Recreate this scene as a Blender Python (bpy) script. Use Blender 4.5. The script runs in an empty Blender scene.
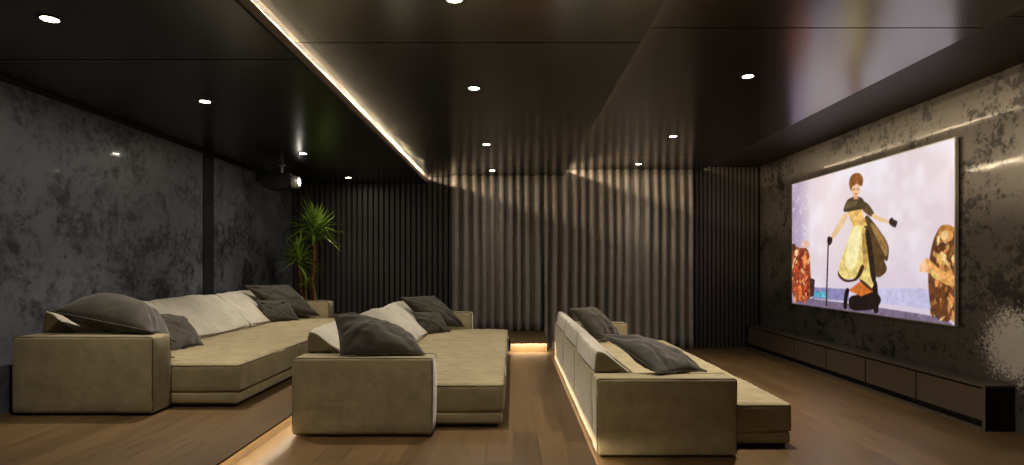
import bpy, bmesh, math, random
import numpy as np
from mathutils import Vector, Matrix, noise
random.seed(7)
SC = bpy.context.scene
C = SC.collection
PI = math.pi

# ------------------------------------------------------------------ materials
def srgb(r, g, b):
    f = lambda c: (c/255/12.92) if c/255 <= .04045 else ((c/255+.055)/1.055)**2.4
    return (f(r), f(g), f(b), 1)

def new_mat(name):
    m = bpy.data.materials.new(name); m.use_nodes = True
    nt = m.node_tree
    return m, nt, nt.nodes['Principled BSDF']

def simple(name, col, rough=.5, metal=0., ior=1.5, spec=.5, coat=0., sheen=0.):
    m, nt, b = new_mat(name)
    b.inputs['Base Color'].default_value = col
    b.inputs['Roughness'].default_value = rough
    b.inputs['Metallic'].default_value = metal
    b.inputs['IOR'].default_value = ior
    b.inputs['Specular IOR Level'].default_value = spec
    b.inputs['Coat Weight'].default_value = coat
    b.inputs['Sheen Weight'].default_value = sheen
    return m

def link(nt, a, b): nt.links.new(a, b)

def tex_obj(nt, scale=(1, 1, 1), rot=(0, 0, 0)):
    tc = nt.nodes.new('ShaderNodeTexCoord'); mp = nt.nodes.new('ShaderNodeMapping')
    mp.inputs['Scale'].default_value = scale; mp.inputs['Rotation'].default_value = rot
    link(nt, tc.outputs['Object'], mp.inputs['Vector'])
    return mp.outputs['Vector']

def noise_node(nt, vec, scale, detail=4, rough=.55, dist=0.):
    n = nt.nodes.new('ShaderNodeTexNoise')
    n.inputs['Scale'].default_value = scale; n.inputs['Detail'].default_value = detail
    n.inputs['Roughness'].default_value = rough; n.inputs['Distortion'].default_value = dist
    link(nt, vec, n.inputs['Vector'])
    return n.outputs['Fac']

def ramp(nt, fac, stops):
    r = nt.nodes.new('ShaderNodeValToRGB')
    e = r.color_ramp.elements
    while len(e) < len(stops): e.new(.5)
    for el, (p, c) in zip(e, stops): el.position = p; el.color = c
    link(nt, fac, r.inputs['Fac'])
    return r.outputs['Color']

def math_node(nt, op, a, b=None):
    n = nt.nodes.new('ShaderNodeMath'); n.operation = op
    for i, x in enumerate((a, b)):
        if x is None: continue
        if isinstance(x, (int, float)): n.inputs[i].default_value = x
        else: link(nt, x, n.inputs[i])
    return n.outputs[0]

def mix_col(nt, fac, a, b, mode='MIX'):
    n = nt.nodes.new('ShaderNodeMix'); n.data_type = 'RGBA'; n.blend_type = mode
    for sock, x in ((n.inputs[0], fac), (n.inputs[6], a), (n.inputs[7], b)):
        if isinstance(x, (int, float, tuple)): sock.default_value = x
        else: link(nt, x, sock)
    return n.outputs[2]

def bump(nt, b, height, strength=.2, dist=.01):
    n = nt.nodes.new('ShaderNodeBump')
    n.inputs['Strength'].default_value = strength; n.inputs['Distance'].default_value = dist
    link(nt, height, n.inputs['Height']); link(nt, n.outputs['Normal'], b.inputs['Normal'])

def fabric(name, c1, c2, rough=.85, sheen=.3, weave=260, bscale=9, bstr=.25):
    m, nt, b = new_mat(name)
    v = tex_obj(nt)
    f = noise_node(nt, v, 7, 6, .6)
    col = ramp(nt, f, [(.3, c1), (.7, c2)])
    fine = noise_node(nt, v, weave, 2, .6)
    col = mix_col(nt, .25, col, ramp(nt, fine, [(.3, (.45, .45, .45, 1)), (.7, (1, 1, 1, 1))]), 'MULTIPLY')
    link(nt, col, b.inputs['Base Color'])
    b.inputs['Roughness'].default_value = rough
    b.inputs['Sheen Weight'].default_value = sheen; b.inputs['Sheen Roughness'].default_value = .4
    b.inputs['Specular IOR Level'].default_value = .25
    h = noise_node(nt, v, bscale, 4, .5, .6)
    h2 = math_node(nt, 'ADD', h, math_node(nt, 'MULTIPLY', fine, .08))
    bump(nt, b, h2, bstr, .02)
    return m

def wood_floor():
    m, nt, b = new_mat('oak_planks')
    v = tex_obj(nt, (1, 1, 1), (0, 0, PI/2))
    br = nt.nodes.new('ShaderNodeTexBrick')
    br.inputs['Scale'].default_value = 1
    br.inputs['Brick Width'].default_value = 1.9; br.inputs['Row Height'].default_value = .19
    br.inputs['Mortar Size'].default_value = .0018; br.inputs['Mortar Smooth'].default_value = .2
    br.inputs['Color1'].default_value = (.0, .0, .0, 1); br.inputs['Color2'].default_value = (1, 1, 1, 1)
    br.inputs['Mortar'].default_value = (.5, .5, .5, 1)
    br.offset = .37; br.offset_frequency = 2
    link(nt, v, br.inputs['Vector'])
    plank = ramp(nt, br.outputs['Color'], [(0, srgb(84, 63, 36)), (.5, srgb(92, 70, 41)), (1, srgb(102, 79, 48))])
    g = tex_obj(nt, (26, 1.3, 1))
    gr = noise_node(nt, g, 1.6, 8, .62, .7)
    col = mix_col(nt, .75, plank, ramp(nt, gr, [(.3, (.50, .46, .42, 1)), (.52, (1, 1, 1, 1)), (.72, (.72, .69, .66, 1))]), 'MULTIPLY')
    col = mix_col(nt, math_node(nt, 'MULTIPLY', br.outputs['Fac'], .55), col, srgb(45, 30, 18))
    link(nt, col, b.inputs['Base Color'])
    r = ramp(nt, gr, [(.2, (.32,)*3+(1,)), (.8, (.46,)*3+(1,))])
    link(nt, r, b.inputs['Roughness'])
    b.inputs['Specular IOR Level'].default_value = .75
    h = math_node(nt, 'SUBTRACT', math_node(nt, 'MULTIPLY', gr, .3), br.outputs['Fac'])
    bump(nt, b, h, .25, .002)
    return m

def plaster(name, dark, light, lo, hi, metal, rough_light, rough_dark, scale=1.0, bstr=.10, lighter=None, coat=.14):
    """distressed two-tone wall finish: worn metallic glaze broken by dark flakes"""
    m, nt, b = new_mat(name)
    v = tex_obj(nt)
    big = noise_node(nt, v, .9*scale, 3, .5, .3)
    mid = noise_node(nt, v, 3.0*scale, 9, .72, .5)
    fine = noise_node(nt, v, 14*scale, 6, .7)
    s = math_node(nt, 'ADD', math_node(nt, 'MULTIPLY', big, .35), math_node(nt, 'MULTIPLY', mid, .65))
    s = math_node(nt, 'ADD', s, math_node(nt, 'MULTIPLY', math_node(nt, 'SUBTRACT', fine, .5), .42))
    k = ramp(nt, s, [(lo, (0, 0, 0, 1)), (hi, (1, 1, 1, 1))])
    tone = mix_col(nt, .4, light, ramp(nt, noise_node(nt, v, 5*scale, 6, .65), [(.3, (.5, .5, .5, 1)), (.7, (1, 1, 1, 1))]), 'MULTIPLY')
    col = mix_col(nt, k, dark, tone)
    if lighter:   # one round spot mixed towards a paler colour through fine noise
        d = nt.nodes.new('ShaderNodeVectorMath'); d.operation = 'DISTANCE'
        link(nt, v, d.inputs[0]); d.inputs[1].default_value = lighter[0]
        near = math_node(nt, 'SUBTRACT', 1, math_node(nt, 'DIVIDE', d.outputs['Value'], lighter[1]))
        spot_mask = ramp(nt, math_node(nt, 'ADD', math_node(nt, 'MULTIPLY', near, .55), math_node(nt, 'MULTIPLY', noise_node(nt, v, 38, 5, .75), .9)), [(.62, (0, 0, 0, 1)), (.78, (1, 1, 1, 1))])
        spot_mask = math_node(nt, 'MULTIPLY', spot_mask, math_node(nt, 'GREATER_THAN', near, 0))
        col = mix_col(nt, spot_mask, col, lighter[2])
    link(nt, col, b.inputs['Base Color'])
    link(nt, math_node(nt, 'MULTIPLY', k, metal), b.inputs['Metallic'])
    link(nt, math_node(nt, 'MULTIPLY', k, coat), b.inputs['Coat Weight']); b.inputs['Coat Roughness'].default_value = .07
    link(nt, ramp(nt, k, [(0, (rough_dark,)*3+(1,)), (1, (rough_light,)*3+(1,))]), b.inputs['Roughness'])
    bump(nt, b, math_node(nt, 'ADD', k, math_node(nt, 'MULTIPLY', fine, .35)), bstr, .004)
    return m

def gloss_panel(name, col, rough, ior):
    m, nt, b = new_mat(name)
    v = tex_obj(nt)
    b.inputs['Base Color'].default_value = col
    b.inputs['IOR'].default_value = ior
    b.inputs['Roughness'].default_value = rough
    return m

def emit(name, col, s):
    m, nt, b = new_mat(name)
    b.inputs['Base Color'].default_value = (.02, .02, .02, 1)
    b.inputs['Emission Color'].default_value = col; b.inputs['Emission Strength'].default_value = s
    return m

XRW = 4.43
M = {}
M['floor'] = wood_floor()
M['ceil'] = gloss_panel('smoked_gloss_panel', srgb(27, 23, 19), .21, 2.8)
M['ceil_black'] = gloss_panel('black_gloss_panel', srgb(24, 24, 23), .24, 1.5)
M['soffit'] = gloss_panel('brown_satin_panel', srgb(42, 32, 23), .5, 1.5)
M['lip'] = simple('edge_profile', srgb(120, 108, 95), .35, .3)
M['lwall'] = plaster('grey_blotched_plaster', srgb(42, 43, 47), srgb(100, 104, 113), .40, .53, 0., .42, .5)
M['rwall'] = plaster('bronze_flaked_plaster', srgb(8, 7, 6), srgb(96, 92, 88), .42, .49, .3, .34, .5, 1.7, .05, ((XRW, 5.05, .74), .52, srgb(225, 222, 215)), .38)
M['black'] = simple('matte_black', srgb(14, 14, 14), .6)
M['slat'] = simple('charcoal_slat', srgb(64, 59, 56), .5)
M['slatback'] = simple('black_felt', srgb(12, 12, 12), .9)
M['sofa'] = fabric('olive_beige_velvet', srgb(134, 122, 90), srgb(160, 147, 113), .8, .35)
M['back'] = fabric('lit_pale_velvet', srgb(172, 166, 150), srgb(194, 187, 172), .85, .3)  # sofa velvet made paler and greyer: cool light on the cushions painted in
M['end_shade'] = fabric('shaded_olive_velvet', srgb(108, 98, 70), srgb(126, 115, 84), .85, .2)  # darker copy of the sofa velvet; shade of the cushion ends is in it
M['pillow'] = fabric('charcoal_linen', srgb(54, 51, 44), srgb(70, 66, 57), .85, .35, 300, 7, .3)
M['piping'] = simple('dark_piping', srgb(74, 66, 50), .8)
M['plinth'] = simple('black_plinth', srgb(10, 9, 8), .7)
M['curtain'] = fabric('taupe_curtain', srgb(140, 134, 129), srgb(158, 151, 145), .85, .25, 400, 3, .1)
M['console'] = simple('dark_bronze_lacquer', srgb(84, 76, 68), .38, .2)
M['console_side'] = simple('black_lacquer', srgb(10, 10, 10), .5)
M['console_door'] = simple('smoked_door_lacquer', srgb(84, 72, 62), .36, .15)
M['silver'] = simple('brushed_aluminium', srgb(205, 203, 198), .45, .6)
M['white'] = simple('white_paint', srgb(230, 228, 220), .4)
M['lens'] = emit('warm_lamp_lens', (1, .82, .58, 1), 30)
M['proj_lens'] = emit('projector_lens', (1, .93, .8, 1), 14)
M['pot'] = simple('grey_stone_pot', srgb(98, 92, 86), .7)
M['soil'] = simple('potting_soil', srgb(40, 30, 22), .95)

def bark():
    m, nt, b = new_mat('ringed_bark')
    v = tex_obj(nt, (1, 1, 22))
    f = noise_node(nt, v, 4, 4)
    link(nt, ramp(nt, f, [(.35, srgb(96, 62, 34)), (.65, srgb(176, 122, 74))]), b.inputs['Base Color'])
    b.inputs['Roughness'].default_value = .8; bump(nt, b, f, .6, .01)
    return m
def leaf():
    m, nt, b = new_mat('green_blade')
    v = tex_obj(nt)
    link(nt, ramp(nt, noise_node(nt, v, 9, 3), [(.3, srgb(104, 140, 48)), (.7, srgb(160, 190, 84))]), b.inputs['Base Color'])
    b.inputs['Roughness'].default_value = .45
    b.inputs['Subsurface Weight'].default_value = 0
    return m
M['bark'] = bark(); M['leaf'] = leaf()

# ------------------------------------------------------------------ helpers
def obj(name, bm, mat, parent=None, smooth=False, loc=(0, 0, 0)):
    me = bpy.data.meshes.new(name)
    bmesh.ops.recalc_face_normals(bm, faces=bm.faces[:])
    for f in bm.faces: f.smooth = smooth
    bm.to_mesh(me); bm.free()
    o = bpy.data.objects.new(name, me); C.objects.link(o)
    for mm in (mat if isinstance(mat, (list, tuple)) else [mat]): me.materials.append(mm)
    if parent is not None: o.parent = parent
    o.location = loc
    return o

def thing(name, label, cat, loc=(0, 0, 0), group=None, rz=0):
    o = bpy.data.objects.new(name, None); C.objects.link(o)
    o.empty_display_size = .1
    o.location = loc; o.rotation_euler = (0, 0, rz)
    tag(o, label, cat, group)
    return o

def tag(o, label, cat, group=None):
    o['label'] = label; o['category'] = cat
    if group: o['group'] = group
    return o

def struct(name, bm, mat, smooth=False):
    o = obj(name, bm, mat, smooth=smooth); o['kind'] = 'structure'
    return o

def box(bm, x0, x1, y0, y1, z0, z1, bev=0., seg=2):
    r = bmesh.ops.create_cube(bm, size=1)
    vs = r['verts']
    for v in vs:
        v.co = Vector((x0+(v.co.x+.5)*(x1-x0), y0+(v.co.y+.5)*(y1-y0), z0+(v.co.z+.5)*(z1-z0)))
    if bev > 0:
        es = list({e for v in vs for e in v.link_edges})
        bmesh.ops.bevel(bm, geom=es, offset=bev, segments=seg, profile=.6, affect='EDGES')
    return bm

def B(*a, **k):
    bm = bmesh.new(); return box(bm, *a, **k)

def tube(bm, pts, r, closed=False, n=8, taper=None):
    pts = [Vector(p) for p in pts]; m = len(pts); rings = []
    up = Vector((0, 0, 1))
    for i, p in enumerate(pts):
        if closed: d = pts[(i+1) % m]-pts[i-1]
        else: d = pts[min(i+1, m-1)]-pts[max(i-1, 0)]
        d.normalize()
        a = d.cross(up)
        if a.length < 1e-3: a = d.cross(Vector((1, 0, 0)))
        a.normalize(); b = d.cross(a)
        rr = r*(taper(i/(m-1)) if taper else 1)
        rings.append([bm.verts.new(p+(a*math.cos(2*PI*k/n)+b*math.sin(2*PI*k/n))*rr) for k in range(n)])
    for i in range(m if closed else m-1):
        A, Bq = rings[i], rings[(i+1) % m]
        for k in range(n): bm.faces.new((A[k], A[(k+1) % n], Bq[(k+1) % n], Bq[k]))
    if not closed:
        bm.faces.new(rings[0]); bm.faces.new(rings[-1][::-1])
    return bm

def lathe(bm, prof, n=32, c=(0, 0, 0), axis='Z'):
    rings = []
    for r, h in prof:
        ring = []
        for k in range(n):
            a = 2*PI*k/n
            p = (r*math.cos(a), r*math.sin(a), h)
            if axis == 'X': p = (h, r*math.cos(a), r*math.sin(a))
            ring.append(bm.verts.new(Vector(p)+Vector(c)))
        rings.append(ring)
    for A, Bq in zip(rings, rings[1:]):
        for k in range(n): bm.faces.new((A[k], A[(k+1) % n], Bq[(k+1) % n], Bq[k]))
    bm.faces.new(rings[0]); bm.faces.new(rings[-1][::-1])
    return bm

def axis_pts(L, r, n):
    return [0, r*.42, r]+[r+(L-2*r)*i/n for i in range(1, n)]+[L-r, L-r*.42, L]

def soft_box(x0, x1, y0, y1, z0, z1, r=.03, n=(8, 8, 4), puff=(0, 0, 0), wr=0., wf=4., groove=None, seed=0):
    """an upholstered block: rounded edges, bulging faces, slight waviness, optional stitched channels across x"""
    bm = bmesh.new()
    ax = [axis_pts(b-a, r, k) for a, b, k in ((x0, x1, n[0]), (y0, y1, n[1]), (z0, z1, n[2]))]
    D = Vector((x1-x0, y1-y0, z1-z0)); O = Vector((x0, y0, z0)); V = {}
    N = [len(a)-1 for a in ax]
    def vert(i, j, k):
        if (i, j, k) in V: return V[i, j, k]
        p = Vector((ax[0][i], ax[1][j], ax[2][k]))
        c = Vector([min(max(p[q], r), D[q]-r) for q in range(3)])
        d = p-c
        if d.length > 1e-9: p = c+d.normalized()*r
        a = [max(-1, min(1, 2*p[q]/D[q]-1)) for q in range(3)]
        s = [math.sqrt(max(0, 1-x*x)) for x in a]
        p = p+Vector((puff[0]*a[0]*s[1]*s[2], puff[1]*a[1]*s[0]*s[2], puff[2]*a[2]*s[0]*s[1]))
        w = O+p
        if wr:
            q = w*wf+Vector((seed*7.1, seed*3.3, 0))
            p = p+Vector((noise.noise(q), noise.noise(q+Vector((9, 0, 0))), noise.noise(q+Vector((0, 9, 0)))))*wr
        if groove and a[2] > .5:
            pitch, depth = groove
            yy = p.y+.015*noise.noise(Vector((w.x*2.2, w.y*.7, seed)))
            t = abs((yy/pitch) % 1-.5)*2
            p.z += depth*((1-t**2.6)-.7)*s[0]**.4
        V[i, j, k] = bm.verts.new(O+p)
        return V[i, j, k]
    for q in range(3):
        u, v = [t for t in range(3) if t != q]
        for side in (0, N[q]):
            for i in range(N[u]):
                for j in range(N[v]):
                    f = []
                    for di, dj in ((0, 0), (1, 0), (1, 1), (0, 1)):
                        key = [0, 0, 0]; key[q] = side; key[u] = i+di; key[v] = j+dj
                        f.append(vert(*key))
                    bm.faces.new(f)
    return bm

def rect_loop(plane, c, a0, a1, b0, b1, r=.03, n=4):
    pts = []
    for cx, cy, st in ((a1-r, b1-r, 0), (a0+r, b1-r, 1), (a0+r, b0+r, 2), (a1-r, b0+r, 3)):
        for k in range(n+1):
            t = (st+k/n)*PI/2
            pts.append((cx+r*math.cos(t), cy+r*math.sin(t)))
    dense = []
    for i, p in enumerate(pts):
        q = pts[(i+1) % len(pts)]; dense.append(p)
        L = math.hypot(q[0]-p[0], q[1]-p[1])
        if L > .15:
            for k in range(1, 5): dense.append((p[0]+(q[0]-p[0])*k/5, p[1]+(q[1]-p[1])*k/5))
    return [{'x': (c, a, b), 'y': (a, c, b), 'z': (a, b, c)}[plane] for a, b in dense]

# ------------------------------------------------------------------ levels
CAMZ = 1.47
L3, L2, L1 = 0., .158, .32
XL, XR, YB, YF = -3.94, 4.43, 10.25, -1.6
ZL, ZM, ZR, Z4 = CAMZ+1.452, CAMZ+1.57, CAMZ+1.675, CAMZ+1.755

# ------------------------------------------------------------------ setting
struct('floor', B(.30, XR+.2, YF, YB+.2, -.12, L3), M['floor'])
bm = B(-2.0, .44, YF, YB+.1, -.12, L2-.014); box(bm, -2.0, .55, YF, YB+.1, L2-.014, L2)
struct('floor', bm, M['floor'])
bm = B(XL-.2, -1.83, YF, YB+.1, -.12, L1-.014); box(bm, XL-.2, -1.71, YF, YB+.1, L1-.014, L1)
struct('floor', bm, M['floor'])
bm = B(-1.83, -.04, 9.02, YB+.1, -.11, L1-.014); box(bm, -1.71, -.04, 8.92, YB+.1, L1-.014, L1)
box(bm, -.04, .515, 8.64, YB+.1, -.11, L1-.014); box(bm, -.04, .54, 8.47, YB+.1, L1-.014, L1)
struct('floor', bm, M['floor'])

struct('wall_left', B(XL-.15, XL, YF, YB+.2, -.1, 3.4), M['lwall'])
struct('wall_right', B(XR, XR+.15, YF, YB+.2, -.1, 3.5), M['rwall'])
struct('wall_front', B(XL-.15, XR+.15, YF-.15, YF, -.1, 3.5), M['slat'])
struct('trim_1', B(XL, XL+.012, 7.27, 7.51, L1, ZL), M['black'])
struct('shadow_gap_strip', B(XL, XL+.02, YF, YB, ZL-.035, ZL), M['black'])  # black strip drawn in for the shade of the gap under the ceiling
struct('wall_back', B(XL-.15, XR+.15, YB, YB+.15, -.1, 3.5), M['slatback'])
# vertical slats over the whole back wall, standing on whichever floor lies below
bm = bmesh.new()
x = XL+.02
while x+.06 < XR:
    zf = L1 if x < .48 else L3
    zc = ZL if x < -1.6 else ZM if x < .86 else ZR if x < 3.3 else Z4
    box(bm, x, x+(.062 if x < -.5 else .05), YB-.032, YB+.01, zf+.002, zc-.002)
    x += .096 if x < -.5 else .076
struct('wall_back', bm, M['slat'])

def panel(x0, x1, z, mat, seams=(4.04, 8.65)):
    ys = [YF]+list(seams)+[YB]
    for a, b in zip(ys, ys[1:]):
        struct('ceiling', B(x0, x1, a+(.008 if a > YF else 0), b-(.008 if b < YB else 0), z, z+.022), mat)
panel(XL, -1.53, ZL, M['ceil_black']); panel(-1.9, .90, ZM, M['ceil'])
panel(.65, 3.33, ZR, M['ceil']); panel(3.1, XR, Z4, M['soffit'])
for x0, x1, z in ((XL, -1.53, ZL), (-1.9, .90, ZM), (.65, 3.33, ZR), (3.1, XR, Z4)):
    struct('ceiling', B(x0, x1, YF, YB, z+.0221, z+.026), M['black'])  # backing plates added to stop cove glow leaking through the panel seams
struct('ceiling', B(XL-.15, XR+.15, YF, YB+.15, 3.42, 3.5), M['black'])
COVE = []
for xe, z0, top in ((-1.53, ZL+.026, ZM-.028), (.90, ZM+.026, ZR-.030), (3.33, ZR+.026, Z4-.028)):
    struct('trim_3', B(xe-.012, xe, YF, YB, z0, top), M['lip'])
    struct('added_cove_liner', B(xe-.018, xe-.0125, YF, YB, z0, top-.001), M['black'])  # unseen black liner added so the lit lip does not mirror in the panel
    struct('trim_4', B(xe-.30, xe-.28, YF, YB, z0, top+.02), M['black'])
    COVE.append((xe-.046, top+.0148))

# ------------------------------------------------------------------ lights
WARM = (1., .77, .49)
def strip(name, loc, length, width, rot, power, axis='Y', col=WARM):
    l = bpy.data.lights.new(name, 'AREA'); l.shape = 'RECTANGLE'
    l.size, l.size_y = (width, length) if axis == 'Y' else (length, width)
    l.energy = power; l.color = col
    o = bpy.data.objects.new(name, l); C.objects.link(o); o.location = loc; o.rotation_euler = rot
    return o
for (x, z), p in zip(COVE, (172, 180, 48)):
    strip('cove_led_strip', (x, (YF+YB)/2, z), YB-YF-.1, .005, (0, -math.radians(40), 0), p)
strip('step_led_strip', (-1.745, (YF+8.9)/2, L1-.020), 8.9-YF-.1, .010, (0, .75, 0), 52, col=(1., .84, .60))
strip('step_led_strip', (.515, (YF+YB)/2, L2-.020), YB-YF-.2, .010, (0, -.12, 0), 60, col=(1., .84, .60))
strip('step_led_strip', (.25, 8.52, L1-.020), .56, .010, (.75, 0, 0), 9, axis='X', col=(1., .84, .60))

def downlight(x, y, z, label):
    t = thing('downlight', label, 'ceiling light', (x, y, z), 'recessed ceiling spotlights')
    bm = bmesh.new(); lathe(bm, [(.046, -.001), (.046, -.006), (.060, -.006), (.062, -.003), (.062, -.001)], 32)
    obj('trim_ring', bm, M['black'], t, True)
    bm = bmesh.new(); lathe(bm, [(.045, -.0012), (.045, -.0045), (.030, -.0065), (.001, -.007)], 32)
    obj('lens', bm, M['lens'], t, True)
    l = bpy.data.lights.new('downlight_beam', 'SPOT'); l.energy = 190*(.6 if y < 4 else 1 if y < 9 else .22 if x < -2 else .06)*(2.2 if x > 1 else 1); l.color = (1., .89, .74)
    l.spot_size = math.radians(92); l.spot_blend = 1.; l.shadow_soft_size = .04
    o = bpy.data.objects.new('downlight_beam', l); C.objects.link(o); o.location = (x, y, z-.045)
    l = bpy.data.lights.new('downlight_spill', 'AREA'); l.shape = 'DISK'; l.size = .08; l.energy = 8*(1 if y < 9 else .35 if x < -2 else .15); l.color = (1., .89, .74)
    o = bpy.data.objects.new('downlight_spill', l); C.objects.link(o); o.location = (x, y, z-.012)
    return t
NTH = ('nearest', 'second nearest', 'third', 'farthest')
for x, z, nm, side in ((-2.73, ZL, 'low black ceiling panel', 'above the left sofa'), (-.345, ZM, 'middle ceiling panel', 'above the middle sofa'), (2.08, ZR, 'right ceiling panel', 'before the screen wall')):
    for k, y in enumerate((3.37, 5.07, 7.43, 9.48)):
        if x > 1 and k == 0: continue
        downlight(x, y, z, f"{NTH[k] if x < 1 else ('', 'nearest', 'middle', 'farthest')[k]} round warm spotlight in the {nm} {side}")

# ------------------------------------------------------------------ sofas
SL = 4.42      # length of a sofa, arm to arm
AW = .25       # arm thickness
def make_sofa(loc, label):
    t = thing('sofa', label, 'sofa', loc, 'three long beige lounge sofas')
    for y0 in (0, SL-AW):
        a = obj('arm', soft_box(0, 1.07, y0, y0+AW, .018, .60, .022, (14, 5, 8), (.004, .006, .006), .004, 3.5), M['sofa'], t, True)
        for yy in (y0+.012, y0+AW-.012):
            bm = bmesh.new(); tube(bm, rect_loop('y', yy, .004, 1.067, .022, .599, .022), .0055, True)
            obj('piping', bm, M['piping'], a, True)
        obj('plinth', B(.30, 1.03, y0+.03, y0+AW-.03, 0, .03), M['plinth'], t)
    m = (SL-2*AW)/3
    for k in range(3):
        y0 = AW+k*m
        obj('backrest', soft_box(0, .20, y0+.003, y0+m-.003, .03, .60, .022, (3, 12, 6), (.010, 0, .006), .004, 4, seed=k), M['sofa'], t, True)
        obj('seat_base', soft_box(.19, 1.595, y0+.003, y0+m-.003, .03, .122, .018, (14, 12, 2), (.006, .003, 0), .003, 5, seed=k), M['sofa'], t, True)
        s = obj('seat_cushion', soft_box(.205, 1.61, y0+.002, y0+m-.002, .118, .352, .03, (30, 66, 5), (.010, .006, .016), .007, 3.2, (m/11, .018), k), M['sofa'], t, True)
        for zz in (.135, .336):
            bm = bmesh.new(); tube(bm, [p for p in rect_loop('z', zz, .21, 1.609, y0+.008, y0+m-.008, .03)], .005, True)
            obj('piping', bm, M['piping'], s, True)
        obj('plinth', B(.28, 1.56, y0+.02, y0+m-.02, 0, .05), M['plinth'], t)
        obj('back_cushion', back_cushion(y0+.008, y0+m-.008, k), [M['back'], M['end_shade']], t, True)
    return t

PROF = [(.02, .605), (.018, .66), (.022, .72), (.032, .762), (.055, .778), (.11, .756), (.20, .690), (.32, .595), (.43, .49), (.495, .42), (.508, .385), (.49, .362), (.36, .360), (.245, .362), (.226, .42), (.216, .56), (.208, .608), (.12, .606)]
def catmull(P, n=4):
    out = []
    for i in range(len(P)):
        p0, p1, p2, p3 = [Vector(P[(i+k) % len(P)]) for k in (-1, 0, 1, 2)]
        for s in range(n):
            t = s/n
            out.append(.5*((2*p1)+(p2-p0)*t+(2*p0-5*p1+4*p2-p3)*t*t+(3*p1-p0-3*p2+p3)*t**3))
    return out
def back_cushion(y0, y1, seed):
    bm = bmesh.new(); pr = catmull(PROF); cx = Vector((.235, .64)); L = y1-y0
    secs = [(.03, -.012), (.35, -.010), (.7, -.006), (.93, .0), (.985, .010), (1, .03)]
    ny = 26
    secs += [(1+.10*math.sin(PI*i/ny)**.7, .03+(L-.06)*i/ny) for i in range(1, ny)]
    secs += [(s, L-y) for s, y in [(1, .03), (.985, .010), (.93, 0), (.7, -.006), (.35, -.010), (.03, -.012)]]
    rings = []
    for s, y in secs:
        ring = []
        for p in pr:
            q = cx+(p-cx)*s
            zt = max(0, q.y-.40)
            if s > 1:   # only the free faces swell; what rests on frame and seat stays put
                if p.y < .40 or (p.x < .23 and p.y < .62): q = p.copy()
            w = Vector((q.x*4, (y0+y)*4, q.y*4+seed*5))
            n1 = noise.noise(w)*.012+noise.noise(w*2.7)*.006
            free = 1 if (p.y > .45 and p.y-.62 > -.9*(p.x-.2)-.0) else .25
            q = q+Vector((n1*.7, n1))*free*(1 if .03 < y < L-.03 else .3)
            ring.append(bm.verts.new((q.x, y0+y, q.y)))
        rings.append(ring)
    n = len(pr)
    for A, Bq in zip(rings, rings[1:]):
        for k in range(n): bm.faces.new((A[k], A[(k+1) % n], Bq[(k+1) % n], Bq[k]))
    bm.faces.new(rings[0]); bm.faces.new(rings[-1][::-1])
    for f in bm.faces:   # end faces take the darker olive, their shade put into the colour
        f.normal_update()
        if abs(f.normal.y) > .75: f.material_index = 1
    return bm

def copy_tree(o, parent=None):
    c = o.copy(); C.objects.link(c); c.parent = parent
    for ch in list(o.children): copy_tree(ch, c)
    return c
S1, S2, S3 = Vector((-3.82, 4.355, L1)), Vector((-1.685, 4.355, L2)), Vector((.640, 4.355, L3))
sofa = make_sofa(S1, 'long beige sofa on the top step against the blotched grey wall')
s = copy_tree(sofa); s.location = S2; s['label'] = 'long beige sofa in the middle row, its back to the lit step'
s = copy_tree(sofa); s.location = S3; s['label'] = 'long beige sofa on the lowest floor, nearest the screen wall'

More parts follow.
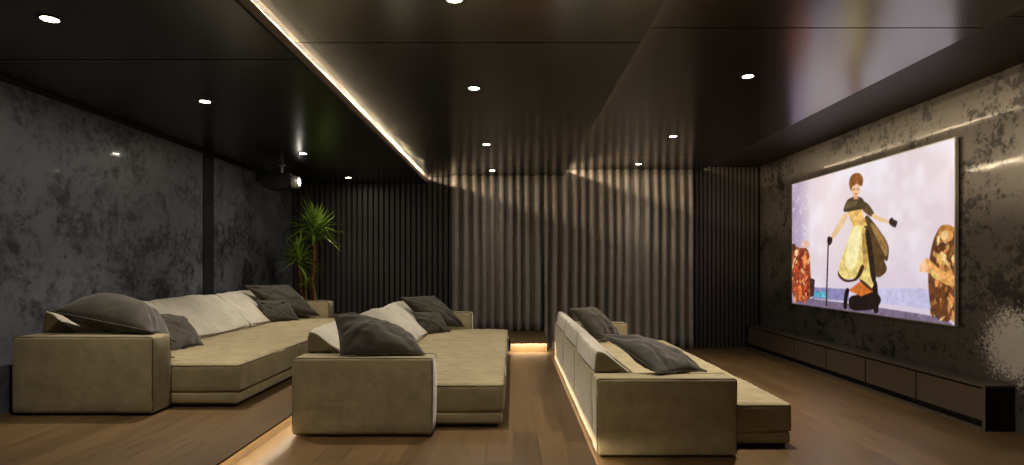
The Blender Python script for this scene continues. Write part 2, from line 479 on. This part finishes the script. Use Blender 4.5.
# ------------------------------------------------------------------ loose pillows
def make_pillow(base, cor, up, dn, label, group, seed, peak=(.5, .5), sharp=.55, sag=.05, wr=.020):
    rd = random.Random(seed*31)
    folds = []
    for k in range(9):
        a = rd.choice(((0, 0), (1, 0), (1, 1), (0, 1), (rd.random(), 0), (0, rd.random()), (1, rd.random()), (rd.random(), 1)))
        b = (rd.uniform(.25, .75), rd.uniform(.25, .75))
        folds.append((a, b, rd.uniform(.022, .05), rd.uniform(.010, .026)*rd.choice((1, 1, -.7))))
    """cor: four corners (sofa coordinates) in order; swollen by up along the normal and dn against it"""
    c = [Vector(p)+base for p in cor]
    ctr = sum(c, Vector())/4
    nrm = (c[2]-c[0]).cross(c[3]-c[1]).normalized()
    if nrm.z < 0: nrm = -nrm
    org = Vector((ctr.x, ctr.y, min(p.z for p in c)))
    N = 52
    bm = bmesh.new()
    def surf(u, v, sgn):
        # edges draw in between the corners
        e = sag
        uu = u+e*(u-.5)*-4*v*(1-v)*(-1 if False else 1)*abs(2*u-1)**2
        vv = v+e*(v-.5)*-4*u*(1-u)*abs(2*v-1)**2
        p = c[0]*(1-uu)*(1-vv)+c[1]*uu*(1-vv)+c[2]*uu*vv+c[3]*(1-uu)*vv
        pu = u**(math.log(.5)/math.log(peak[0])); pv = v**(math.log(.5)/math.log(peak[1]))
        f = max(0, (1-abs(2*pu-1)**2.2)*(1-abs(2*pv-1)**2.2))**sharp
        h = up if sgn > 0 else dn
        q = Vector((u*2.2+seed*3.7, v*2.2-seed*1.9, sgn*2+seed))
        w = noise.noise(q*1.3)*1.3+.7*(1-2*abs(noise.noise(q*1.9)))*.8+.3*noise.noise(q*4)
        for (a, b, wd, dp) in folds:
            dx, dy = b[0]-a[0], b[1]-a[1]; L2_ = dx*dx+dy*dy+1e-6
            tt = max(0, min(1, ((u-a[0])*dx+(v-a[1])*dy)/L2_))
            dd = math.hypot(u-a[0]-tt*dx+.03*math.sin(tt*7+seed), v-a[1]-tt*dy)
            w -= dp/wr*math.exp(-(dd/wd)**2)*(1-tt)**.6
        return p+nrm*sgn*(h*f+wr*w*min(1, f*2.2))
    grid = {}
    for sgn in (1, -1):
        for i in range(N+1):
            for j in range(N+1):
                edge = i in (0, N) or j in (0, N)
                if edge and sgn < 0: grid[i, j, sgn] = grid[i, j, 1]; continue
                u, v = [.5-.5*math.cos(PI*t/N)*.35-.5*(1-2*t/N)*.65 for t in (i, j)]
                grid[i, j, sgn] = bm.verts.new(surf(u, v, sgn)-org)
        for i in range(N):
            for j in range(N):
                bm.faces.new([grid[i+a, j+b, sgn] for a, b in ((0, 0), (1, 0), (1, 1), (0, 1))])
    loop = [grid[i, 0, 1].co.copy() for i in range(N)]+[grid[N, j, 1].co.copy() for j in range(N)]+[grid[i, N, 1].co.copy() for i in range(N, 0, -1)]+[grid[0, j, 1].co.copy() for j in range(N, 0, -1)]
    o = obj('throw_pillow', bm, M['pillow'], None, True, org)
    tag(o, label, 'pillow', group)
    bm = bmesh.new(); tube(bm, loop, .006, True, 6)
    obj('piping', bm, M['pillow'], o, True)
    return o
G = 'dark throw pillows on the sofas'
make_pillow(S1, [(.17, .14, .79), (.99, .10, .635), (.95, .52, .50), (.34, .70, .60)], .25, .05, 'large slumped dark pillow over the near arm of the left sofa', G, 1, (.46, .40), .75)
make_pillow(S1, [(.42, .95, .71), (.50, 1.42, .63), (.79, 1.24, .37), (.74, .84, .37)], .07, .05, 'small dark square pillow against the pale cushions of the left sofa, beside its near arm', G, 2, wr=.011)
FAR = [(.14, 3.50, .87), (.52, 4.05, .86), (.97, 4.10, .40), (.48, 3.62, .44)]
FARS = [(.32, 3.42, .67), (.64, 3.73, .65), (.80, 3.72, .37), (.46, 3.36, .37)]
make_pillow(S1, FAR, .13, .025, 'large dark pillow in the far corner of the left sofa, beside the potted plant', G, 3)
make_pillow(S1, FARS, .07, .025, 'small dark pillow before the large one at the far end of the left sofa', G, 4, wr=.011)
make_pillow(S2, [(.25, .22, .92), (.36, .04, .62), (1.0, .10, .62), (.80, .66, .64)], .15, .05, 'large dark pillow propped over the near arm of the middle sofa', G, 5, (.5, .5), .6)
make_pillow(S2, FAR, .13, .025, 'large dark pillow in the far corner of the middle sofa, before the black slats', G, 6)
make_pillow(S2, FARS, .07, .025, 'small dark pillow before the large one at the far end of the middle sofa', G, 7, wr=.011)
make_pillow(S3, [(.10, .55, .88), (.49, .10, .625), (.93, .28, .61), (.64, .86, .74)], .10, .05, 'large dark pillow sliding over the near arm of the sofa nearest the screen', G, 8)
make_pillow(S3, FAR, .13, .025, 'large dark pillow at the far end of the sofa nearest the screen, before the curtain', G, 9)

# ------------------------------------------------------------------ curtains
def curtain(x0, x1, z0, ztop, label, seed):
    bm = bmesh.new(); n = int((x1-x0)/.0085); rows = 14; cols = []
    for i in range(n+1):
        x = x0+(x1-x0)*i/n
        ph = x/.158+.35*noise.noise(Vector((x*2.3, seed, 0)))
        zt = ztop(x); col = []
        for k in range(rows+1):
            t = k/rows; z = z0+(zt-z0)*t
            a = .088*(1+.35*noise.noise(Vector((x*3, t*1.2, seed+4))))*(1-.45*max(0, t-.8)/.2)
            w = math.sin(2*PI*(ph+.10*noise.noise(Vector((x*2, t*2.0, seed)))))
            wx = 2*PI*(ph+.10*noise.noise(Vector((x*2, t*2.0, seed))))
            col.append(bm.verts.new((x-.013*math.sin(2*wx), 10.03+a*w, z)))
        cols.append(col)
    for A, Bq in zip(cols, cols[1:]):
        for k in range(rows): bm.faces.new((A[k], Bq[k], Bq[k+1], A[k+1]))
    o = obj('curtain', bm, M['curtain'], None, True)
    md = o.modifiers.new('cloth', 'SOLIDIFY'); md.thickness = .003
    tag(o, label, 'curtain', 'floor length curtains on the back wall')
curtain(-1.08, .535, L1+.006, lambda x: ZM-.004, 'grey pleated curtain hanging behind the raised step, beside the black slats', 1)
curtain(.56, 3.14, L3+.008, lambda x: ZM-.004 if x < .905 else ZR-.004, 'wide taupe pleated curtain hanging to the low floor behind the sofa nearest the screen', 2)

# ------------------------------------------------------------------ media console
XC = 4.165
t = thing('media_console', 'long low dark console along the wall under the television', 'cabinet', (XC, 5.045, 0))
Y0, Y1, HC = 0., YB-.04-5.045, .405
D = XR-.005-XC
bm = B(0, D, Y0, Y1, HC-.022, HC, .002); obj('top', bm, M['console'], t)
obj('end_panel', B(.004, D, Y0, Y0+.03, 0, HC-.022), M['console_side'], t)
obj('end_panel', B(.004, D, Y1-.03, Y1, 0, HC-.022), M['console_side'], t)
bm = B(0, .004, Y0, Y0+.034, 0, HC-.022); box(bm, 0, .03, Y0+.03, Y1, 0, .022); obj('front_frame', bm, M['console'], t)
obj('body', B(.055, D, Y0+.03, Y1-.03, .02, HC-.022), M['plinth'], t)
nd = 6; w = (Y1-Y0-.05)/nd
for k in range(nd):
    a = Y0+.044+k*w
    obj('door', B(.012, .055, a, a+w-.022, .082, HC-.042, .003), M['console_door'], t)

# ------------------------------------------------------------------ television
def tv_picture(W=400, H=226):
    """a stage show: a performer in a long gold coat with a cane, seated figures at both edges"""
    S = 2; w, h = W*S, H*S
    U, V = np.meshgrid((np.arange(w)+.5)/w, (np.arange(h)+.5)/h)
    rs = np.random.RandomState(3)
    def lin(c): c = np.array(c)/255.; return np.where(c <= .04045, c/12.92, ((c+.055)/1.055)**2.4)
    def soft(n, seed):
        g = np.random.RandomState(seed).rand(n+1, int(n*1.8)+1)
        yi = V*(n-.001); xi = U*(int(n*1.8)-.001)
        y0 = yi.astype(int); x0 = xi.astype(int); fy = yi-y0; fx = xi-x0
        fy = fy*fy*(3-2*fy); fx = fx*fx*(3-2*fx)
        return (g[y0, x0]*(1-fx)+g[y0, x0+1]*fx)*(1-fy)+(g[y0+1, x0]*(1-fx)+g[y0+1, x0+1]*fx)*fy
    cloud = soft(3, 1)*.5+soft(7, 2)*.3+soft(16, 5)*.2
    def mixc(a, b, t): return a+(b-a)*t[..., None]
    img = np.ones((h, w, 3))*np.array((224., 208, 214))
    img = mixc(img, np.array((246., 226, 226)), np.clip(1-abs(U-.33)/.22, 0, 1)*np.clip(V*1.4, 0, 1)*.8)
    img = mixc(img, np.array((244., 240, 246)), np.clip((cloud-.42)*3.5, 0, 1)*.7)
    img = mixc(img, np.array((120., 96, 150)), np.clip(1-U/.17, 0, 1)*np.clip(.55+cloud-.35, 0, 1)*.95)
    img = mixc(img, np.array((206., 194, 220)), np.clip(1-V/.5, 0, 1)*.6*np.clip((U-.1)/.2, 0, 1))
    rain = (soft(40, 8) > .74) & (U < .16) & (V > .45)
    img[rain] = img[rain]*.55+np.array((240, 225, 245))*.45
    def poly(c, pts, tex=.0, seed=1):
        nonlocal img
        p = np.array(pts, float)
        if len(p) > 4:
            for _ in range(2):   # round the corners off
                q = np.roll(p, -1, 0); p = np.stack((.78*p+.22*q, .22*p+.78*q), 1).reshape(-1, 2)
        p = p.clip(-.05, 1.05); m = np.zeros((h, w), bool); n = len(p)
        for i in range(n):
            (xa, ya), (xb, yb) = p[i], p[(i+1) % n]
            if ya == yb: continue
            cr = ((ya > V) != (yb > V)) & (U < (xb-xa)*(V-ya)/(yb-ya)+xa)
            m ^= cr
        col = np.ones((h, w, 3))*np.array(c, float)
        if tex: col = col*(1-tex+2*tex*(.5*soft(34, seed)+.5*soft(70, seed+3))[..., None])
        img[m] = np.clip(col, 0, 255)[m]
    for q, (c, pts, tx) in enumerate(PICTURE):
        poly(c, pts, tx, len(pts)+q)
        if c in ((104, 60, 34), (150, 72, 44)):   # folds and limbs of the seated crowd
            left = c[0] == 150
            pal = ((214, 96, 52), (240, 150, 96), (96, 40, 26), (190, 60, 36), (250, 190, 140)) if left else ((226, 172, 92), (150, 94, 44), (246, 210, 140), (86, 48, 26), (214, 140, 80), (196, 150, 84))
            (xa, xb, yb) = (.0, .16, .44) if left else (.905, 1.0, .50)
            for k in range(70):
                cx, cy = rs.uniform(xa, xb), rs.uniform(.03, yb)
                if not left and cx < .905+.03*max(0, (cy-.3)/.2): cx += .03
                an = rs.uniform(.6, 2.4); L_ = rs.uniform(.015, .05); T_ = rs.uniform(.005, .013)
                dx, dy = math.cos(an)*.56, math.sin(an)
                poly(pal[rs.randint(len(pal))], [(cx-dx*L_, cy-dy*L_), (cx-dy*T_, cy+dx*T_*1.7), (cx+dx*L_, cy+dy*L_), (cx+dy*T_, cy-dx*T_*1.7), (cx+dy*T_*.6-dx*L_*.5, cy-dx*T_-dy*L_*.5)], .2, k)
    k = np.pad(img, ((1, 1), (1, 1), (0, 0)), mode='edge')
    img = sum(k[a:a+h, b:b+w] for a in range(3) for b in range(3))/9
    img = lin(np.clip(img, 0, 255))
    return img.reshape(H, S, W, S, 3).mean((1, 3))
PICTURE = [
    ((196, 190, 222), [(0.60, 0.17), (0.804, 0.187), (0.91, 0.187), (0.91, 0.069), (0.804, 0.078), (0.60, 0.077)], .08),
    ((138, 132, 176), [(0.18, 0.15), (0.46, 0.155), (0.46, 0.07), (0.18, 0.06)], .15),
    ((120, 104, 128), [(0.0, 0.062), (0.401, 0.055), (0.804, 0.045), (1.0, 0.03), (1.0, -0.1), (0.0, -0.1)], .2),
    ((92, 168, 190), [(0.176, 0.12), (0.30, 0.121), (0.30, 0.075), (0.176, 0.076)], .3),
    ((84, 62, 36), [(0.563, 0.678), (0.62, 0.598), (0.704, 0.451), (0.694, 0.341), (0.67, 0.363), (0.696, 0.29), (0.643, 0.236), (0.6, 0.27), (0.548, 0.52)], .25),
    ((150, 112, 64), [(0.584, 0.612), (0.628, 0.584), (0.696, 0.447), (0.689, 0.362), (0.651, 0.446)], .25),
    ((30, 20, 18), [(0.458, 0.104), (0.533, 0.126), (0.628, 0.156), (0.663, 0.103), (0.632, 0.038), (0.521, 0.009), (0.458, 0.014)], .2),
    ((196, 104, 44), [(0.458, 0.147), (0.538, 0.218), (0.636, 0.161), (0.538, 0.112)], .25),
    ((24, 16, 16), [(0.435, 0.165), (0.467, 0.158), (0.449, 0.094), (0.449, 0.012), (0.416, 0.012)], 0),
    ((30, 20, 18), [(0.596, 0.248), (0.636, 0.223), (0.64, 0.118), (0.645, 0.012), (0.612, 0.008), (0.616, 0.115)], 0),
    ((232, 208, 128), [(0.485, 0.606), (0.567, 0.591), (0.6, 0.426), (0.616, 0.271), (0.612, 0.159), (0.555, 0.219), (0.512, 0.233), (0.406, 0.221), (0.382, 0.284), (0.411, 0.382), (0.453, 0.493)], .18),
    ((246, 232, 172), [(0.49, 0.596), (0.538, 0.59), (0.533, 0.43), (0.494, 0.291), (0.439, 0.3), (0.43, 0.386)], .1),
    ((176, 140, 72), [(0.545, 0.58), (0.562, 0.57), (0.585, 0.36), (0.56, 0.26), (0.545, 0.40)], .3),
    ((66, 40, 24), [(0.382, 0.294), (0.397, 0.25), (0.439, 0.218), (0.503, 0.226), (0.542, 0.337), (0.563, 0.31), (0.521, 0.217), (0.435, 0.198), (0.382, 0.24)], .2),
    ((74, 46, 26), [(0.521, 0.233), (0.555, 0.219), (0.612, 0.164), (0.612, 0.146), (0.546, 0.195)], .2),
    ((44, 30, 24), [(0.559, 0.574), (0.592, 0.548), (0.62, 0.337), (0.632, 0.179), (0.6, 0.221), (0.584, 0.36)], .3),
    ((224, 180, 104), [(0.444, 0.717), (0.542, 0.7), (0.576, 0.586), (0.485, 0.592)], .3),
    ((232, 196, 150), [(0.425, 0.701), (0.458, 0.676), (0.416, 0.6), (0.352, 0.513), (0.321, 0.526), (0.382, 0.624)], .1),
    ((46, 30, 28), [(0.306, 0.542), (0.342, 0.529), (0.342, 0.494), (0.321, 0.465), (0.301, 0.492)], 0),
    ((54, 36, 34), [(0.306, 0.492), (0.316, 0.491), (0.301, 0.013), (0.290, 0.013)], 0),
    ((88, 70, 40), [(0.529, 0.771), (0.58, 0.738), (0.624, 0.655), (0.604, 0.636), (0.546, 0.69)], .2),
    ((236, 192, 146), [(0.608, 0.666), (0.651, 0.633), (0.711, 0.599), (0.707, 0.582), (0.643, 0.608), (0.6, 0.641)], .05),
    ((52, 34, 30), [(0.7, 0.609), (0.718, 0.623), (0.725, 0.605), (0.746, 0.594), (0.743, 0.578), (0.736, 0.553), (0.718, 0.564), (0.702, 0.579)], 0),
    ((70, 56, 36), [(0.449, 0.788), (0.49, 0.798), (0.529, 0.79), (0.555, 0.766), (0.567, 0.7), (0.529, 0.702), (0.416, 0.697), (0.43, 0.748)], .2),
    ((104, 84, 52), [(0.449, 0.778), (0.516, 0.76), (0.507, 0.729), (0.43, 0.724)], .2),
    ((214, 150, 110), [(0.485, 0.818), (0.516, 0.811), (0.521, 0.773), (0.49, 0.779)], 0),
    ((150, 92, 44), [(0.458, 0.905), (0.472, 0.949), (0.503, 0.961), (0.538, 0.944), (0.553, 0.903), (0.546, 0.855), (0.529, 0.864), (0.512, 0.882), (0.49, 0.873), (0.485, 0.832), (0.467, 0.851)], .35),
    ((240, 190, 152), [(0.481, 0.871), (0.503, 0.879), (0.529, 0.868), (0.533, 0.835), (0.525, 0.805), (0.507, 0.79), (0.49, 0.805), (0.478, 0.838)], .05),
    ((80, 50, 40), [(0.487, 0.85), (0.499, 0.85), (0.499, 0.843), (0.487, 0.843)], 0),
    ((80, 50, 40), [(0.512, 0.847), (0.523, 0.847), (0.523, 0.84), (0.512, 0.84)], 0),
    ((176, 60, 56), [(0.496, 0.818), (0.516, 0.816), (0.51, 0.808), (0.501, 0.81)], 0),
    ((104, 60, 34), [(0.887, 0.271), (0.909, 0.457), (0.942, 0.539), (1.01, 0.533), (1.01, 0.009), (0.904, 0.027)], .3),
    ((214, 150, 82), [(0.929, 0.513), (0.947, 0.539), (0.973, 0.538), (0.993, 0.513), (0.998, 0.471), (0.983, 0.452), (0.963, 0.447), (0.942, 0.476)], .15),
    ((176, 118, 54), [(0.927, 0.507), (0.944, 0.542), (0.973, 0.547), (1.001, 0.524), (1.001, 0.5), (0.973, 0.514), (0.948, 0.508)], .3),
    ((236, 170, 96), [(0.878, 0.372), (0.896, 0.355), (0.92, 0.326), (0.942, 0.298), (0.973, 0.287), (1.01, 0.258), (1.01, 0.206), (0.963, 0.217), (0.925, 0.255), (0.887, 0.285), (0.852, 0.284), (0.85, 0.302), (0.882, 0.307)], .25),
    ((244, 196, 150), [(0.850, 0.30), (0.862, 0.345), (0.876, 0.36), (0.886, 0.34), (0.892, 0.30), (0.874, 0.28)], .1),
    ((240, 196, 140), [(0.945, 0.50), (0.960, 0.515), (0.974, 0.505), (0.976, 0.475), (0.962, 0.455), (0.948, 0.47)], .1),
    ((90, 50, 28), [(0.936, 0.44), (0.95, 0.45), (0.972, 0.44), (0.968, 0.43), (0.945, 0.425)], .2),
    ((236, 196, 120), [(0.905, 0.30), (0.93, 0.28), (0.945, 0.25), (0.93, 0.24), (0.905, 0.26)], .2),
    ((110, 64, 34), [(0.945, 0.21), (0.955, 0.205), (0.962, 0.05), (0.95, 0.03)], .2),
    ((96, 56, 30), [(0.90, 0.36), (0.91, 0.38), (0.93, 0.36), (0.925, 0.33), (0.91, 0.335)], .2),
    ((150, 72, 44), [(-0.01, 0.501), (0.041, 0.48), (0.075, 0.459), (0.123, 0.475), (0.159, 0.42), (0.166, 0.296), (0.174, 0.172), (0.163, 0.03), (-0.01, 0.02)], .4),
    ((232, 186, 170), [(0.083, 0.496), (0.111, 0.53), (0.155, 0.512), (0.159, 0.476), (0.127, 0.46), (0.091, 0.466)], .2),
    ((86, 48, 36), [(-0.01, 0.509), (0.028, 0.499), (0.037, 0.45), (0.002, 0.433)], .3),
    ((250, 196, 150), [(0.02, 0.44), (0.045, 0.46), (0.06, 0.43), (0.05, 0.40), (0.025, 0.40)], .15),
    ((120, 44, 30), [(0.065, 0.40), (0.085, 0.43), (0.09, 0.33), (0.075, 0.28)], .3),
    ((244, 140, 80), [(0.10, 0.40), (0.12, 0.43), (0.135, 0.38), (0.125, 0.30), (0.105, 0.30)], .3),
    ((236, 120, 60), [(0.055, 0.14), (0.08, 0.17), (0.095, 0.08), (0.07, 0.04)], .3),
    ((60, 40, 44), [(0.163, 0.225), (0.204, 0.209), (0.197, 0.086), (0.166, 0.066)], .2),
]
TVX, TY0, TY1, TZ0, TZ1 = 4.38, 5.66, 8.98, .86, 2.74
tv = thing('television', 'huge lit wall television showing a performer in a gold coat', 'television', (TVX, (TY0+TY1)/2, TZ0))
PW, PH = 400, 226
pic = tv_picture(PW, PH)
me = bpy.data.meshes.new('screen')
hw = (TY1-TY0)/2-.012; hh = TZ1-TZ0-.024
vs = [(0, hw-2*hw*i/PW, .012+hh*j/PH) for j in range(PH+1) for i in range(PW+1)]
fs = [(j*(PW+1)+i, j*(PW+1)+i+1, (j+1)*(PW+1)+i+1, (j+1)*(PW+1)+i) for j in range(PH) for i in range(PW)]
me.from_pydata(vs, [], fs); me.update()
ca = me.color_attributes.new('picture', 'FLOAT_COLOR', 'POINT')
pp = np.pad(pic, ((0, 1), (0, 1), (0, 0)), mode='edge')
buf = np.ones(((PH+1)*(PW+1), 4), np.float32); buf[:, :3] = pp.reshape(-1, 3)
ca.data.foreach_set('color', buf.ravel())
m, nt, b = new_mat('screen_picture')
at = nt.nodes.new('ShaderNodeAttribute'); at.attribute_name = 'picture'
b.inputs['Base Color'].default_value = (.01, .01, .01, 1); b.inputs['Roughness'].default_value = .25
link(nt, at.outputs['Color'], b.inputs['Emission Color']); b.inputs['Emission Strength'].default_value = 1.0
me.materials.append(m)
so = bpy.data.objects.new('screen', me); C.objects.link(so); so.parent = tv
bm = bmesh.new(); a, z = (TY1-TY0)/2, TZ1-TZ0
box(bm, -.004, .03, -a, a, 0, .012); box(bm, -.004, .03, -a, a, z-.012, z); box(bm, -.004, .03, -a, -a+.012, .012, z-.012); box(bm, -.004, .03, a-.012, a, .012, z-.012)
obj('bezel', bm, M['silver'], tv)
obj('housing', B(.003, .034, -a+.013, a-.013, .013, z-.013), M['black'], tv)
obj('wall_mount', B(.034, .049, -.5, .5, .5, 1.3), M['black'], tv)

# ------------------------------------------------------------------ projector
t = thing('projector', 'black ceiling projector on a short white pole, its bright lens aimed at the screen', 'projector', (-3.35, 8.3, ZL))
bm = bmesh.new()
lo, mid, hi = -.36, -.27, -.15
sec = [(-.18, -.15, .17, lo), (-.285, -.24, .24, mid+.0), (-.285, -.24, .24, hi-.02), (-.27, -.225, .225, hi)]
rings = []
for xa, ya, yb, z in sec:
    xb = .20 if z > lo else .16
    rings.append([bm.verts.new(p) for p in ((xa, ya, z), (xb, ya, z), (xb, yb, z), (xa, yb, z))])
for A, Bq in zip(rings, rings[1:]):
    for k in range(4): bm.faces.new((A[k], A[(k+1) % 4], Bq[(k+1) % 4], Bq[k]))
bm.faces.new(rings[0]); bm.faces.new(rings[-1])
bmesh.ops.bevel(bm, geom=bm.edges[:], offset=.012, segments=2, affect='EDGES')
obj('body', bm, M['console_side'], t)
bm = bmesh.new(); lathe(bm, [(.085, .19), (.085, .25), (.078, .285), (.062, .290), (.060, .262), (.001, .262)], 32, (0, -.10, -.262), 'X')
lb = obj('lens_barrel', bm, M['silver'], t, True)
bm = bmesh.new(); lathe(bm, [(.058, .263), (.055, .280), (.035, .292), (.001, .297)], 32, (0, -.10, -.262), 'X')
obj('lens', bm, M['proj_lens'], lb, True)
bm = bmesh.new(); lathe(bm, [(.016, -.15), (.016, -.003)], 20); obj('pole', bm, M['white'], t, True)
bm = bmesh.new(); lathe(bm, [(.016, -.03), (.028, -.025), (.05, -.006), (.05, -.001)], 24); obj('ceiling_flange', bm, M['white'], t, True)
bm = bmesh.new()
for k in range(7): box(bm, -.20+k*.035, -.185+k*.035, -.244, -.236, -.24, -.19)
obj('vent', bm, M['slatback'], t)

# ------------------------------------------------------------------ plant
t = thing('potted_dracaena', 'tall potted plant with spiky green crowns behind the left sofa', 'plant', (-3.27, 9.2, L1))
bm = bmesh.new(); lathe(bm, [(.17, 0), (.20, .02), (.255, .50), (.262, .58), (.24, .58), (.235, .53), (.001, .53)], 40)
obj('pot', bm, M['pot'], t, True)
bm = bmesh.new(); lathe(bm, [(.234, .535), (.15, .548), (.001, .55)], 32); obj('soil', bm, M['soil'], t, True)
def stem(pts, r):
    bm = bmesh.new(); P = []
    for i in range(41):
        s = i/40*(len(pts)-1); k = min(int(s), len(pts)-2); f = s-k
        P.append(Vector(pts[k]).lerp(Vector(pts[k+1]), f*f*(3-2*f)))
    tube(bm, P, r, False, 10, lambda u: (1.1-.3*u)*(1+.10*math.sin(u*150)))
    return obj('stem', bm, M['bark'], t, True)
def crown(c, L, n, seed, w=.042):
    rd = random.Random(seed); bm = bmesh.new()
    for q in range(n):
        az = rd.uniform(0, 2*PI); el = math.radians(rd.choice((rd.uniform(45, 88), rd.uniform(5, 60), rd.uniform(-25, 25))))
        ln = L*rd.uniform(.72, 1.08); dr = rd.uniform(.05, .45); h0 = rd.uniform(-.14, .04)*L/.4
        d = Vector((math.cos(az)*math.cos(el), math.sin(az)*math.cos(el), math.sin(el)))
        sd = Vector((-math.sin(az), math.cos(az), 0)); prev = None
        for i in range(9):
            u = i/8
            p = Vector(c)+Vector((0, 0, h0))+d*ln*u+Vector((0, 0, -dr*ln*u*u*math.cos(el)))
            ww = w*L/.4*(.55+.6*u if u < .5 else .85*(1-u)*2)*(1 if i < 8 else .05)+.0008
            mdl = p-Vector((0, 0, ww*.25))
            row = (bm.verts.new(p+sd*ww*.5), bm.verts.new(mdl), bm.verts.new(p-sd*ww*.5))
            if prev:
                bm.faces.new((prev[0], prev[1], row[1], row[0])); bm.faces.new((prev[1], prev[2], row[2], row[1]))
            prev = row
    o = obj('foliage', bm, M['leaf'], t, True)
    return o
stem([(.10, .02, .50), (.04, 0, .85), (.07, .01, 1.2), (.09, .0, 1.74)], .028)
stem([(-.10, -.03, .50), (-.13, -.03, .85), (-.12, -.18, 1.32)], .030)
stem([(-.03, -.08, .50), (-.04, -.08, .75), (-.01, -.14, .88)], .018)
crown((.09, 0, 1.76), .56, 120, 1); crown((-.12, -.18, 1.30), .42, 96, 2); crown((-.01, -.14, .86), .22, 40, 3)

# ------------------------------------------------------------------ camera, world, view
cam = bpy.data.cameras.new('camera'); co = bpy.data.objects.new('camera', cam); C.objects.link(co)
cam.sensor_width = 36; cam.lens = 36*572/1024
cam.shift_x = -1/1024; cam.shift_y = 32.5/1024
co.location = (0, 0, CAMZ); co.rotation_euler = (PI/2, 0, 0)
SC.camera = co
w = bpy.data.worlds.new('world'); SC.world = w; w.use_nodes = True
w.node_tree.nodes['Background'].inputs['Color'].default_value = (0, 0, 0, 1)
SC.view_settings.view_transform = 'Standard'; SC.view_settings.look = 'None'
SC.view_settings.exposure = 0; SC.view_settings.gamma = 1; SC.view_settings.use_curve_mapping = False
SC.cycles.use_denoising = True
SC.cycles.max_bounces = 8; SC.cycles.diffuse_bounces = 4; SC.cycles.glossy_bounces = 5
SC.cycles.sample_clamp_indirect = 4
